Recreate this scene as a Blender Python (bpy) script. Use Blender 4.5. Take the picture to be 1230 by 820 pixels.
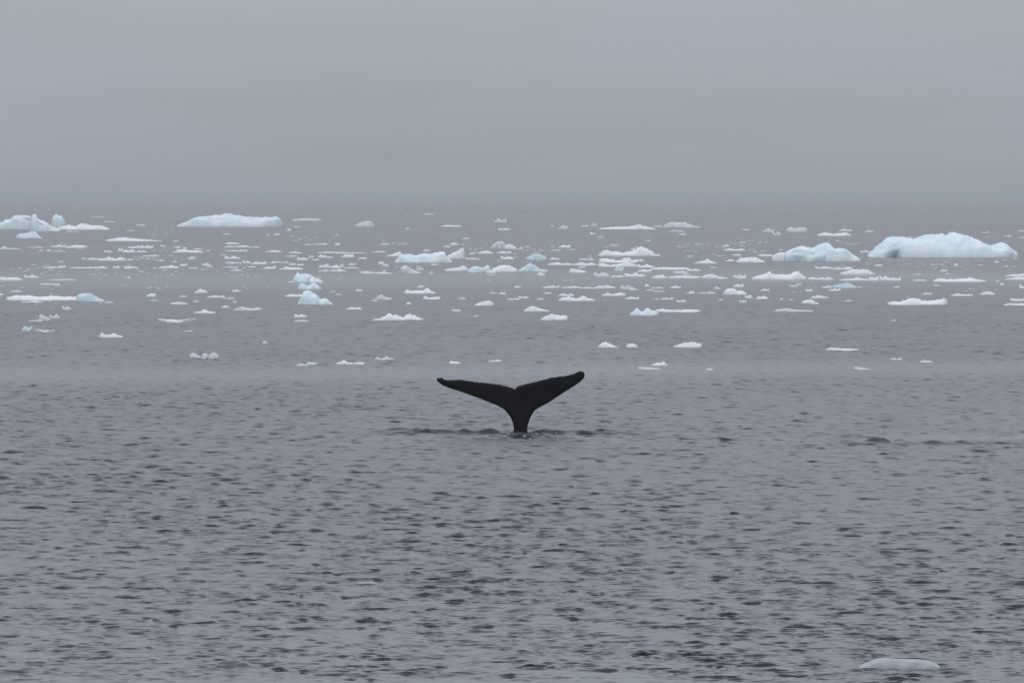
import bpy, bmesh, math, random
import numpy as np
from mathutils import Vector, noise
from mathutils.geometry import delaunay_2d_cdt

scene = bpy.context.scene
for o in list(bpy.data.objects):
    bpy.data.objects.remove(o, do_unlink=True)
COL = scene.collection

# ------------------------------------------------------------------ camera
CAM_H = 6.65
LENS, SENSOR = 200.0, 36.0
PW, PH = 1230.0, 820.0            # size of the photograph
HORIZON = 240.0                   # its horizon row
K = SENSOR / LENS / PW
PITCH = math.atan((PH / 2 - HORIZON) * K)
cam = bpy.data.cameras.new('camera')
cam.lens = LENS
cam.sensor_width = SENSOR
cam.sensor_fit = 'HORIZONTAL'
cam.clip_start = 0.5
cam.clip_end = 60000
cam_o = bpy.data.objects.new('camera', cam)
COL.objects.link(cam_o)
cam_o.location = (0, 0, CAM_H)
cam_o.rotation_euler = (math.pi / 2 - PITCH, 0, 0)
scene.camera = cam_o

# ------------------------------------------------------------------ light
SUN_EL, SUN_AZ = math.radians(48), math.radians(205)   # azimuth clockwise from +Y
SKY_STRENGTH = 0.1
world = bpy.data.worlds.new('World')
scene.world = world
world.use_nodes = True
wn, wl = world.node_tree.nodes, world.node_tree.links
wn.clear()


def N(nodes, t, **kw):
    n = nodes.new(t)
    for k, v in kw.items():
        setattr(n, k, v)
    return n


def math_node(nodes, links, op, a, b=None, c=None):
    n = nodes.new('ShaderNodeMath')
    n.operation = op
    for i, v in enumerate((a, b, c)):
        if v is None:
            continue
        if isinstance(v, (int, float)):
            n.inputs[i].default_value = v
        else:
            links.new(v, n.inputs[i])
    return n.outputs[0]


def mix_col(nodes, links, fac, a, b, blend='MIX'):
    n = nodes.new('ShaderNodeMix')
    n.data_type = 'RGBA'
    n.blend_type = blend
    for sock, v in ((n.inputs[0], fac), (n.inputs[6], a), (n.inputs[7], b)):
        if isinstance(v, (int, float)):
            sock.default_value = v
        elif isinstance(v, tuple):
            sock.default_value = (*v, 1)
        else:
            links.new(v, sock)
    return n.outputs[2]


out = N(wn, 'ShaderNodeOutputWorld')
bg = N(wn, 'ShaderNodeBackground')
bg.inputs['Strength'].default_value = SKY_STRENGTH
wl.new(bg.outputs[0], out.inputs['Surface'])
sky = N(wn, 'ShaderNodeTexSky', sky_type='NISHITA')
sky.sun_disc = False
sky.sun_elevation = SUN_EL
sky.sun_rotation = SUN_AZ
sky.air_density = 1.0
sky.dust_density = 4.0
tc = N(wn, 'ShaderNodeTexCoord')
sep = N(wn, 'ShaderNodeSeparateXYZ')
wl.new(tc.outputs['Generated'], sep.inputs[0])
zpos = math_node(wn, wl, 'MAXIMUM', sep.outputs['Z'], 0.0)
# the overcast: thick and dull along the horizon, brighter overhead
fall = math_node(wn, wl, 'POWER', 0.09, zpos)           # exp(-2.4 z)
grad = math_node(wn, wl, 'MULTIPLY_ADD', fall, -2.5, 3.5)
mp = N(wn, 'ShaderNodeMapping')
mp.inputs['Scale'].default_value = (7.0, 7.0, 26.0)
wl.new(tc.outputs['Generated'], mp.inputs[0])
nz = N(wn, 'ShaderNodeTexNoise')
nz.inputs['Scale'].default_value = 1.0
nz.inputs['Detail'].default_value = 3.0
nz.inputs['Roughness'].default_value = 0.45
wl.new(mp.outputs[0], nz.inputs['Vector'])
cloudvar = math_node(wn, wl, 'MULTIPLY_ADD', nz.outputs['Fac'], 0.16, 0.92)
mp2 = N(wn, 'ShaderNodeMapping')
mp2.inputs['Scale'].default_value = (16.0, 16.0, 150.0)
wl.new(tc.outputs['Generated'], mp2.inputs[0])
nz2 = N(wn, 'ShaderNodeTexNoise')
nz2.inputs['Scale'].default_value = 1.0
nz2.inputs['Detail'].default_value = 4.0
wl.new(mp2.outputs[0], nz2.inputs['Vector'])
wisp = math_node(wn, wl, 'MULTIPLY_ADD', nz2.outputs['Fac'], 0.13, 0.935)
bright = math_node(wn, wl, 'MULTIPLY', math_node(wn, wl, 'MULTIPLY', grad, cloudvar), wisp)
OVER = 3.5
tint = mix_col(wn, wl, nz.outputs['Fac'], (0.965 * OVER, 1.06 * OVER, 1.16 * OVER), (0.915 * OVER, 1.06 * OVER, 1.20 * OVER))
vm = N(wn, 'ShaderNodeVectorMath', operation='SCALE')
zfac = math_node(wn, wl, 'MULTIPLY', zpos, 4.0)
zfac.node.use_clamp = True
tint = mix_col(wn, wl, zfac, tint, (1.00 * OVER, 1.03 * OVER, 1.15 * OVER))
wl.new(tint, vm.inputs[0])
wl.new(bright, vm.inputs['Scale'])
hsv = N(wn, 'ShaderNodeHueSaturation')
hsv.inputs['Saturation'].default_value = 0.5
wl.new(sky.outputs[0], hsv.inputs['Color'])
wl.new(mix_col(wn, wl, 0.94, hsv.outputs[0], vm.outputs[0]), bg.inputs['Color'])

sun = bpy.data.lights.new('sun', 'SUN')
sun.energy = 0.5
sun.angle = math.radians(40)
sun.color = (1.0, 0.97, 0.93)
sun_o = bpy.data.objects.new('sun', sun)
COL.objects.link(sun_o)
sd = Vector((math.sin(SUN_AZ) * math.cos(SUN_EL), math.cos(SUN_AZ) * math.cos(SUN_EL), math.sin(SUN_EL)))
sun_o.rotation_euler = sd.to_track_quat('Z', 'Y').to_euler()
sun_o.location = (0, -30, 60)

scene.view_settings.view_transform = 'Standard'
scene.view_settings.look = 'None'
scene.view_settings.exposure = 0.0
scene.view_settings.gamma = 1.0
scene.view_settings.use_curve_mapping = False
scene.cycles.max_bounces = 6
scene.cycles.volume_bounces = 1
scene.cycles.use_denoising = True
scene.cycles.denoiser = 'OPENIMAGEDENOISE'
scene.cycles.denoising_input_passes = 'RGB_ALBEDO_NORMAL'
scene.cycles.denoising_prefilter = 'ACCURATE'
scene.cycles.filter_width = 1.1


# ------------------------------------------------------------------ measuring
def ray(x, y):
    """direction of a photo pixel, scaled so that its Y component is 1"""
    dx = (x - PW / 2) * K
    dz = (PH / 2 - y) * K
    c, s = math.cos(PITCH), math.sin(PITCH)
    Y = c + dz * s
    Z = -s + dz * c
    return dx / Y, Z / Y


def dist(y):
    """distance along +Y at which a photo row meets the water"""
    return -CAM_H / ray(PW / 2, y)[1]


def at(x, y, Y):
    a, b = ray(x, y)
    return a * Y, CAM_H + b * Y


# ------------------------------------------------------------------ materials
def new_mat(name):
    m = bpy.data.materials.new(name)
    m.use_nodes = True
    nt = m.node_tree
    return m, nt.nodes, nt.links, nt.nodes['Principled BSDF']


def ice_material(name, c1, c2, scale, rough=0.55, bump=0.06, spec=0.35):
    m, n, l, p = new_mat(name)
    t = N(n, 'ShaderNodeTexCoord')
    mpn = N(n, 'ShaderNodeMapping')
    mpn.inputs['Scale'].default_value = (1.0, 1.0, 2.2)
    l.new(t.outputs['Object'], mpn.inputs[0])
    a = N(n, 'ShaderNodeTexNoise')
    a.inputs['Scale'].default_value = scale
    a.inputs['Detail'].default_value = 6
    a.inputs['Roughness'].default_value = 0.6
    l.new(mpn.outputs[0], a.inputs['Vector'])
    r = N(n, 'ShaderNodeValToRGB')
    r.color_ramp.elements[0].position = 0.36
    r.color_ramp.elements[0].color = (*c1, 1)
    r.color_ramp.elements[1].position = 0.62
    r.color_ramp.elements[1].color = (*c2, 1)
    l.new(a.outputs['Fac'], r.inputs[0])
    l.new(r.outputs[0], p.inputs['Base Color'])
    p.inputs['Roughness'].default_value = rough
    p.inputs['Specular IOR Level'].default_value = spec
    b = N(n, 'ShaderNodeTexNoise')
    b.inputs['Scale'].default_value = scale * 5
    b.inputs['Detail'].default_value = 5
    l.new(t.outputs['Object'], b.inputs['Vector'])
    bn = N(n, 'ShaderNodeBump')
    bn.inputs['Strength'].default_value = 0.7
    bn.inputs['Distance'].default_value = bump
    l.new(b.outputs['Fac'], bn.inputs['Height'])
    l.new(bn.outputs[0], p.inputs['Normal'])
    return m


MAT = {
    'w': ice_material('snowy_ice', (0.66, 0.72, 0.76), (0.78, 0.81, 0.83), 1.6),
    'b': ice_material('blue_ice', (0.53, 0.67, 0.73), (0.70, 0.77, 0.80), 0.45, bump=0.12),
    'c': ice_material('clear_ice', (0.42, 0.56, 0.60), (0.60, 0.71, 0.74), 1.5, rough=0.35),
    'p': ice_material('pale_ice', (0.55, 0.61, 0.65), (0.70, 0.74, 0.77), 1.5, rough=0.4),  # duller white, given to the lowest scraps
    'a': ice_material('awash_ice', (0.20, 0.235, 0.255), (0.30, 0.335, 0.355), 4.5, rough=0.3, bump=0.02),
    'g': ice_material('grey_ice', (0.45, 0.50, 0.54), (0.65, 0.69, 0.72), 1.3, rough=0.35),  # also on far pieces, their fade into the fog put into the colour
}

# ------------------------------------------------------------------ sea
SEED = 11
rng = np.random.default_rng(SEED)


def radial_rows():
    rs = [0.6, 3, 8, 15, 24, 34, 44, 54, 62, 70]
    r = 75.0
    while r < 15000:
        rs.append(r)
        if r < 165:
            d = 0.041 + (r - 75) / 90 * 0.046
        elif r < 350:
            d = 0.087 + (r - 165) / 185 * 0.055
        elif r < 480:
            d = 0.142 + (r - 350) / 130 * 0.9
        elif r < 800:
            d = 1.04 + (r - 480) / 320 * 4.0
        elif r < 3000:
            d = 5.0 + (r - 800) / 2200 * 70
        else:
            d = r * 0.12
        r += d
    rs.append(15000.0)
    return np.array(rs)


def columns():
    fine = np.radians(np.arange(-6.6, 6.6001, 0.0345))
    side, a, d = [], 6.6, 0.05
    while a < 150:
        a += d
        d = min(d * 1.9, 20)
        side.append(a)
    side = [s for s in side if s < 176]
    side = np.radians(np.array(side))
    return np.concatenate([-side[::-1], fine, side])


def smooth(a, b, x):
    t = np.clip((x - a) / (b - a), 0, 1)
    return t * t * (3 - 2 * t)


def blotch(x, y, sx, sy, seed, n=14):
    """smooth random field, about -1..1"""
    g = np.random.default_rng(seed)
    f = np.zeros_like(x)
    for _ in range(n):
        kx, ky = g.normal(0, 1 / sx), g.normal(0, 1 / sy)
        f += np.sin(kx * x + ky * y + g.uniform(0, 6.283))
    return f / math.sqrt(n / 2) / 1.6


# low steep ridges of water thrown up round the tail: photo x from, to, row, height m, half width m
RIDGES = [(430, 520, 519.5, 0.08, 0.30), (485, 616, 520.5, 0.13, 0.26), (634, 730, 521.5, 0.13, 0.26),
          (700, 770, 520.0, 0.11, 0.30), (752, 840, 518.5, 0.07, 0.35), (455, 500, 517.0, 0.08, 0.28),
          (1034, 1074, 532.5, 0.15, 0.30), (985, 1060, 533.5, 0.07, 0.3), (1062, 1160, 534.5, 0.08, 0.3),
          (1120, 1240, 532.5, 0.08, 0.3), (930, 1055, 524.0, 0.05, 0.3), (1140, 1240, 524.5, 0.06, 0.3),
          (840, 960, 526.5, 0.03, 0.4), (255, 310, 802.0, 0.055, 0.22), (450, 545, 716.0, 0.05, 0.22),
          (520, 560, 700.0, 0.05, 0.2), (205, 250, 784.0, 0.04, 0.2), (840, 870, 645.0, 0.05, 0.25)]


def build_sea():
    R, T = radial_rows(), columns()
    nr, nt = len(R), len(T)
    dR = np.gradient(R)
    dT = np.gradient(T)
    rr, tt = np.meshgrid(R, T, indexing='ij')
    X = (rr * np.sin(tt)).astype(np.float32)
    Y = (rr * np.cos(tt)).astype(np.float32)
    spacing = np.maximum(dR[:, None] * np.ones(nt)[None], rr * dT[None]).astype(np.float32)
    cut = (2.2 * spacing).ravel()
    x, y = X.ravel(), Y.ravel()
    h = np.zeros_like(x)
    ox = np.zeros_like(x)
    oy = np.zeros_like(x)
    lost = np.zeros_like(x)
    # gusts and slicks: where the ripples are strong and where the water lies smooth
    gust = 0.97 + 0.07 * blotch(x, y, 6.0, 9.0, 3) + 0.05 * blotch(x, y, 22.0, 30.0, 4)
    wob = 5 * np.sin(x / 31 + 0.6) + 3 * np.sin(x / 11)
    slick = 0.42 * np.exp(-((y - 218 - 0.9 * wob) / 11.0) ** 2)
    slick = np.maximum(slick, 0.7 * np.exp(-((y - 480 - 2 * wob) / 48.0) ** 2))
    slick = np.maximum(slick, 0.5 * np.exp(-((y - 158.5 - 0.1 * wob) / 1.6) ** 2) * smooth(9, 13, x))
    slick = np.maximum(slick, 0.5 * np.exp(-((y - 77.5) / 1.8) ** 2) * smooth(3.5, 1.5, x))
    gust = np.clip(gust, 0.25, 1.9) * (1 - slick)
    # broken water on both sides of the tail and along the line it leaves to the right
    stir = 0.8 * np.exp(-((y - dist(520.5) - 0.3) / 1.1) ** 2) * smooth(-4.4, -2.2, x) * smooth(4.6, 2.0, x)
    stir = np.maximum(stir, 0.4 * np.exp(-((y - dist(533.0)) / 0.8) ** 2) * smooth(8, 10, x))
    gust = (gust * (1 + stir)).astype(np.float32)
    # ripples come in short bunches with flat water between
    bunch = np.clip(1.0 + 0.30 * blotch(x, y, 0.22, 0.4, 5, 22) + 0.06 * blotch(x, y, 1.3, 2.0, 6, 18), 0.2, 2.6)
    bunch = (bunch / bunch.mean()).astype(np.float32)
    n = 210
    lam = np.exp(np.linspace(math.log(0.105), math.log(6.0), n)) * rng.uniform(0.96, 1.04, n)
    for i in range(n):
        L = float(lam[i])
        th = rng.normal(0, math.radians(46)) + math.radians(-12)
        k = 2 * math.pi / L
        kx, ky = k * math.sin(th), -k * math.cos(th)
        # slope carried by this wave
        s = 0.028 * math.exp(-(math.log(L / 0.15) / 0.42) ** 2) + 0.020 * math.exp(-(math.log(L / 0.42) / 0.60) ** 2) + 0.0056 * (1.0 if L < 2.2 else (2.2 / L) ** 1.2)
        ph = rng.uniform(0, 6.283)
        w = np.clip((L / cut - 0.85) / 0.45, 0, 1)
        lost += (1 - w * w) * (s * s / 2)
        idx = np.nonzero(w > 0)[0]
        if len(idx) == 0:
            continue
        g = gust[idx] * (bunch[idx] if L < 1.2 else 1.0)
        p = kx * x[idx] + ky * y[idx] + ph
        a = (s / k) * w[idx] * g
        h[idx] += a * np.cos(p)
        sn = a * np.sin(p)
        ox[idx] -= 0.95 * (kx / k) * sn
        oy[idx] -= 0.95 * (ky / k) * sn
    oy -= np.clip(1.8 * h, -0.2, 0.2)             # crests lean towards the camera
    for (x0, x1, row, hh, wd) in RIDGES:
        yy = dist(row)
        ax, bx = at(x0, row, yy)[0], at(x1, row, yy)[0]
        m = (np.abs(y - yy) < 3) & (x > ax - 1) & (x < bx + 1)
        xi, yi = x[m], y[m]
        e = smooth(ax, ax + 0.25 * (bx - ax), xi) * smooth(bx, bx - 0.25 * (bx - ax), xi)
        lump = 0.9 + 0.14 * np.sin(xi * 2.9 + row) * np.sin(xi * 1.1 + 2 * row) + 0.15 * np.sin(xi * 7.7)
        line = yy + wd + 0.22 * np.sin(xi * 1.7 + row)
        dy = yi - line
        prof = np.where(dy < 0, np.exp(-(dy / (wd * 0.75)) ** 2), np.exp(-(dy / (wd * 1.6)) ** 2))
        h[m] += hh * e * lump * prof
    co = np.empty((nr * nt, 3), np.float32)
    co[:, 0] = x + ox
    co[:, 1] = y + oy
    co[:, 2] = h
    i = np.arange(nr - 1)[:, None] * nt + np.arange(nt - 1)[None]
    quads = np.stack([i, i + 1, i + nt + 1, i + nt], -1).reshape(-1, 4)
    # close the ring behind the camera
    j = np.arange(nr - 1) * nt
    back = np.stack([j + nt - 1, j, j + nt, j + 2 * nt - 1], -1)
    quads = np.concatenate([quads, back])[:, ::-1]
    me = bpy.data.meshes.new('sea')
    me.vertices.add(len(co))
    me.vertices.foreach_set('co', co.ravel())
    me.loops.add(quads.size)
    me.loops.foreach_set('vertex_index', quads.ravel().astype(np.int32))
    me.polygons.add(len(quads))
    me.polygons.foreach_set('loop_start', (np.arange(len(quads)) * 4).astype(np.int32))
    me.polygons.foreach_set('use_smooth', np.ones(len(quads), bool))
    me.update(calc_edges=True)
    att = me.attributes.new('ripple', 'FLOAT', 'POINT')
    slope = np.sqrt(lost * np.clip(gust, 0.1, 1.6) ** 2 + 0.01 ** 2)
    alpha = np.clip(0.4 * slope, 0.005, 0.2)
    att.data.foreach_set('value', np.sqrt(alpha).astype(np.float32))
    return me


m, n, l, p = new_mat('sea_water')
p.inputs['Base Color'].default_value = (0.016, 0.022, 0.028, 1)
p.inputs['IOR'].default_value = 1.333
p.inputs['Specular IOR Level'].default_value = 0.5
ra = N(n, 'ShaderNodeAttribute', attribute_name='ripple')
l.new(ra.outputs['Fac'], p.inputs['Roughness'])
MAT_SEA = m
sea = bpy.data.objects.new('sea', build_sea())
sea.data.materials.append(MAT_SEA)
sea['kind'] = 'structure'
COL.objects.link(sea)


# ------------------------------------------------------------------ the whale's tail
def build_whale():
    pts = [(605, 195), (620, 178), (660, 167), (720, 152), (790, 135), (830, 124), (880, 117), (930, 112), (970, 103),
           (990, 93), (1005, 86), (1025, 86), (1036, 97), (1039, 115), (1030, 132), (1010, 150), (985, 168), (950, 190),
           (910, 215), (870, 240), (830, 268), (790, 290), (755, 308), (730, 325), (715, 345), (700, 375), (688, 410),
           (684, 440), (690, 520), (705, 640), (590, 640), (598, 520), (600, 440), (597, 410), (585, 375), (565, 345), (540, 318), (500, 295),
           (450, 275), (400, 255), (350, 237), (300, 220), (250, 203), (200, 188), (160, 172), (140, 157), (125, 143),
           (123, 133), (130, 127), (150, 126), (165, 133), (185, 139), (215, 139), (260, 136), (310, 143), (370, 151),
           (440, 158), (500, 166), (512, 164), (520, 170), (560, 176), (585, 185)]
    s = 1230 / 240.0
    Y0 = dist(520.0)
    P = [Vector(at(500 + a / s, 430 + b / s, Y0)) for a, b in pts]
    cx = at(625, 520, Y0)[0]
    # denser outline with a little knobbliness along the trailing edge
    Q = []
    rnd = random.Random(4)
    for i, a in enumerate(P):
        b = P[(i + 1) % len(P)]
        m = max(1, int((b - a).length / 0.035))
        for j in range(m):
            q = a.lerp(b, j / m)
            if j and q.y > 0.9 and (i < 14 or i > 46):
                q = q + Vector((rnd.uniform(-1, 1), rnd.uniform(-1, 1))) * 0.011
            Q.append(q)
    B = np.array([(q.x, q.y) for q in Q])
    B2 = np.roll(B, -1, 0)

    def edge(px, pz):
        d = B2 - B
        t = np.clip(((px - B[:, 0]) * d[:, 0] + (pz - B[:, 1]) * d[:, 1]) / (d ** 2).sum(1), 0, 1)
        return math.sqrt((((B + d * t[:, None]) - (px, pz)) ** 2).sum(1).min())

    def inside(px, pz):
        c = (B[:, 1] > pz) != (B2[:, 1] > pz)
        xs = (B2[:, 0] - B[:, 0]) * (pz - B[:, 1]) / (B2[:, 1] - B[:, 1] + 1e-12) + B[:, 0]
        return bool((c & (px < xs)).sum() & 1)

    verts = list(Q)
    step = 0.035
    for gx in np.arange(B[:, 0].min(), B[:, 0].max(), step):
        for gz in np.arange(B[:, 1].min(), B[:, 1].max(), step):
            qx, qz = gx + rnd.uniform(-.006, .006), gz + rnd.uniform(-.006, .006)
            if inside(qx, qz) and edge(qx, qz) > 0.018:
                verts.append(Vector((qx, qz)))
    nb = len(Q)
    vo, eo, fo, *_ = delaunay_2d_cdt(verts, [(i, (i + 1) % nb) for i in range(nb)], [], 1, 1e-5)
    zw = 0.0
    bm = bmesh.new()
    F, Bk = [], []
    for v in vo:
        d = edge(v.x, v.y)
        ax = abs(v.x - cx)
        z = v.y
        stock = max(0, 1 - max(0, z - 0.05) / 0.75)         # the tail stock grows thick towards the water
        w = 0.16 + 0.04 * stock
        keel = math.exp(-(ax / 0.16) ** 2)
        T = 0.055 + 0.05 * max(0, 1 - ax / 1.9) + 0.06 * keel + 0.16 * stock * math.exp(-(ax / 0.35) ** 2)
        e = 1 - min(d / w, 1)
        t = T * math.sqrt(max(0, 1 - e * e))
        lean = 0.16 * z + 0.05 * (v.x - cx) ** 2             # the lobes sweep back from the stock
        n3 = noise.noise(Vector((v.x * 2.3, v.y * 2.3, 3))) * 0.02 * min(1, d / 0.1)
        if d < 1e-4:
            f = bm.verts.new((v.x - cx, lean, z))
            F.append(f)
            Bk.append(f)
        else:
            F.append(bm.verts.new((v.x - cx, lean - t + n3, z)))
            Bk.append(bm.verts.new((v.x - cx, lean + t, z)))
    for f in fo:
        for L, flip in ((F, False), (Bk, True)):
            vs = [L[i] for i in f]
            if len(set(vs)) == 3:
                try:
                    bm.faces.new(vs[::-1] if flip else vs)
                except ValueError:
                    pass
    bmesh.ops.recalc_face_normals(bm, faces=bm.faces[:])
    me = bpy.data.meshes.new('whale')
    bm.to_mesh(me)
    bm.free()
    for f in me.polygons:
        f.use_smooth = True
    o = bpy.data.objects.new('humpback_whale', me)
    o.location = (cx, Y0 + 0.28, 0)
    m, n, l, p = new_mat('whale_skin')
    t = N(n, 'ShaderNodeTexCoord')
    a = N(n, 'ShaderNodeTexNoise')
    a.inputs['Scale'].default_value = 5
    a.inputs['Detail'].default_value = 6
    a.inputs['Roughness'].default_value = 0.65
    l.new(t.outputs['Object'], a.inputs['Vector'])
    r = N(n, 'ShaderNodeValToRGB')
    r.color_ramp.elements[0].position = 0.5
    r.color_ramp.elements[0].color = (0.0022, 0.0025, 0.003, 1)
    r.color_ramp.elements[1].position = 0.85
    r.color_ramp.elements[1].color = (0.011, 0.012, 0.014, 1)
    l.new(a.outputs['Fac'], r.inputs[0])
    l.new(r.outputs[0], p.inputs['Base Color'])
    p.inputs['Roughness'].default_value = 0.6
    p.inputs['Specular IOR Level'].default_value = 0.04
    bn = N(n, 'ShaderNodeBump')
    bn.inputs['Distance'].default_value = 0.02
    bn.inputs['Strength'].default_value = 0.5
    l.new(a.outputs['Fac'], bn.inputs['Height'])
    l.new(bn.outputs[0], p.inputs['Normal'])
    me.materials.append(m)
    o['label'] = 'black whale tail with both flukes raised upright out of the grey sea'
    o['category'] = 'whale'
    COL.objects.link(o)
    return cx, Y0


WX, WY = build_whale()


# ------------------------------------------------------------------ ice
def interp(pts, x):
    if x <= pts[0][0]:
        return pts[0][1]
    for (a, b), (c, d) in zip(pts, pts[1:]):
        if x <= c:
            return b + (d - b) * (x - a) / max(c - a, 1e-6)
    return pts[-1][1]


def ice_mesh(name, pts, base, bend=0.0, big=False, seed=0, hollow=None, depth=None):
    """an ice piece: crest heights follow pts (photo pixels), its own depth, uneven sides, a sunk foot"""
    rnd = random.Random(seed)
    x0, x1 = pts[0][0], pts[-1][0]
    Yf = dist(base)
    mpp = K * Yf                                  # metres per pixel there
    W = (x1 - x0) * mpp
    hmax = max(at(0, base, Yf)[1] * 0 + (base - min(p[1] for p in pts)) * mpp, 0.03)
    D = depth if depth else min(0.55 * W, max(2.2 * hmax, 0.32 * W)) * rnd.uniform(0.8, 1.2)
    D = max(D, 0.3)
    if big:
        nu, nv = int(min(110, max(40, (x1 - x0) * 0.9))), 26
    else:
        nu, nv = int(min(40, max(8, (x1 - x0) * 0.75))), 8
    Yc = Yf + D * 0.5
    cxp = (x0 + x1) / 2
    X0 = at(cxp, base, Yc)[0]
    off = Vector((rnd.uniform(0, 90), rnd.uniform(0, 90), rnd.uniform(0, 90)))
    slide = rnd.choice((-1, 1)) * rnd.uniform(0.03, 0.05) * (x1 - x0)
    V = []
    for i in range(nu + 1):
        u = -1 + 2 * i / nu
        px = x0 + (x1 - x0) * i / nu
        top = interp(pts, px)
        if not big:
            top = 0.6 * top + 0.2 * (interp(pts, px - (x1 - x0) * 0.03) + interp(pts, px + (x1 - x0) * 0.03))
        if bend:
            dY = dist(base + bend * (1 - u * u)) - Yf
            dpx = bend * (1 - u * u)
        else:
            dY, dpx = 0.0, 0.0
        Xw = at(px, base, Yc + dY)[0] - X0
        rise = max(base + dpx * 1.0 - top, 0.15) if bend else max(base - top, 0.12)
        H = rise * K * (Yc + dY)
        H *= 1 + (0.05 if big else 0.30 if W > 5 * hmax else 0.10) * noise.noise(Vector((px * (0.35 if big else 0.45), 3, 3)) + off)
        half = D * 0.5 * (0.16 + 0.84 * max(0, 1 - abs(u) ** 2.6) ** 0.5)
        half *= 1 + 0.22 * noise.noise(Vector((u * 3, 7, 1)) + off)
        ridge = 0.30 * noise.noise(Vector((u * 2.2, 0, 5)) + off)
        col = []
        for j in range(nv + 1):
            v = -1 + 2 * j / nv
            vv = (v - ridge) / (1 + abs(ridge)) if abs(ridge) < 0.9 else v
            c = max(0.0, 1 - abs(vv) ** 2.3) ** (0.62 if big else 0.5)
            sx = Xw + 0.10 * half * noise.noise(Vector((u * 4, v * 2, 9)) + off)
            sy = dY + v * half
            z = H * c
            if big:
                lift = 0.5 * noise.noise(Vector((v * 2.5, u * 3, 4)) + off) * (v - ridge)
                ps = min(x1, max(x0, px + ((v - ridge) * slide + lift * 0.09 * (x1 - x0)) * (1 - u * u)))
                Hs = max(base - interp(pts, ps), 0.12) * K * Yc
                Hs *= 1 + 0.05 * noise.noise(Vector((px * 0.35, 3, 3)) + off)
                z = Hs * c
                fq = 0.55 if W > 9 else 0.55 * 9 / W
                q = Vector((Xw * fq, sy * fq, z * fq * 1.6)) + off
                f = noise.fractal(q, 0.9, 2.0, 4)
                rg = 1 - abs(noise.noise(q * 0.8)) * 2
                z = Hs * c * (1 - 0.10 * (1 - c) + 0.08 * f * c) + 0.05 * H * (1 - c) * f
                sy += (0.26 * f + 0.30 * rg) * min(half, 1.6) * (1 - abs(v) ** 4) * (1 if v < 0 else 0.6)
            else:
                q = Vector((u * 5, v * 2.2, 0)) + off
                z = H * (c + 0.22 * c * (1 - c) * noise.noise(q * 2) )
                if abs(vv) < 0.2:
                    z = H
            if hollow:
                for (hx, hw, hh, hd) in hollow:
                    e = math.exp(-((px - hx) / hw) ** 2) * max(0, 1 - z / (hh * mpp)) if v < 0 else 0
                    sy += hd * e
            if j in (0, nv):
                z = -0.04 - 0.02 * hmax
            col.append((sx, sy, z))
        V.append(col)
    verts = [p for c in V for p in c]
    n1 = nv + 1
    faces = [(i * n1 + j, (i + 1) * n1 + j, (i + 1) * n1 + j + 1, i * n1 + j + 1) for i in range(nu) for j in range(nv)]
    loop = [j for j in range(n1)] + [i * n1 + nv for i in range(1, nu + 1)] + \
           [nu * n1 + j for j in range(nv - 1, -1, -1)] + [i * n1 for i in range(nu - 1, 0, -1)]
    sink = -max(0.25, 0.5 * hmax)
    b0 = len(verts)
    for q in loop:
        a = verts[q]
        verts.append((a[0] * 0.97, a[1], sink))
    m = len(loop)
    for q in range(m):
        r = (q + 1) % m
        faces.append((loop[q], loop[r], b0 + r, b0 + q))
    faces.append(tuple(b0 + q for q in range(m)))
    me = bpy.data.meshes.new(name)
    me.from_pydata(verts, [], faces)
    bm = bmesh.new()
    bm.from_mesh(me)
    bmesh.ops.recalc_face_normals(bm, faces=bm.faces[:])
    bm.to_mesh(me)
    bm.free()
    for f in me.polygons:
        f.use_smooth = True
    return me, (X0, Yc, 0)


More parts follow.
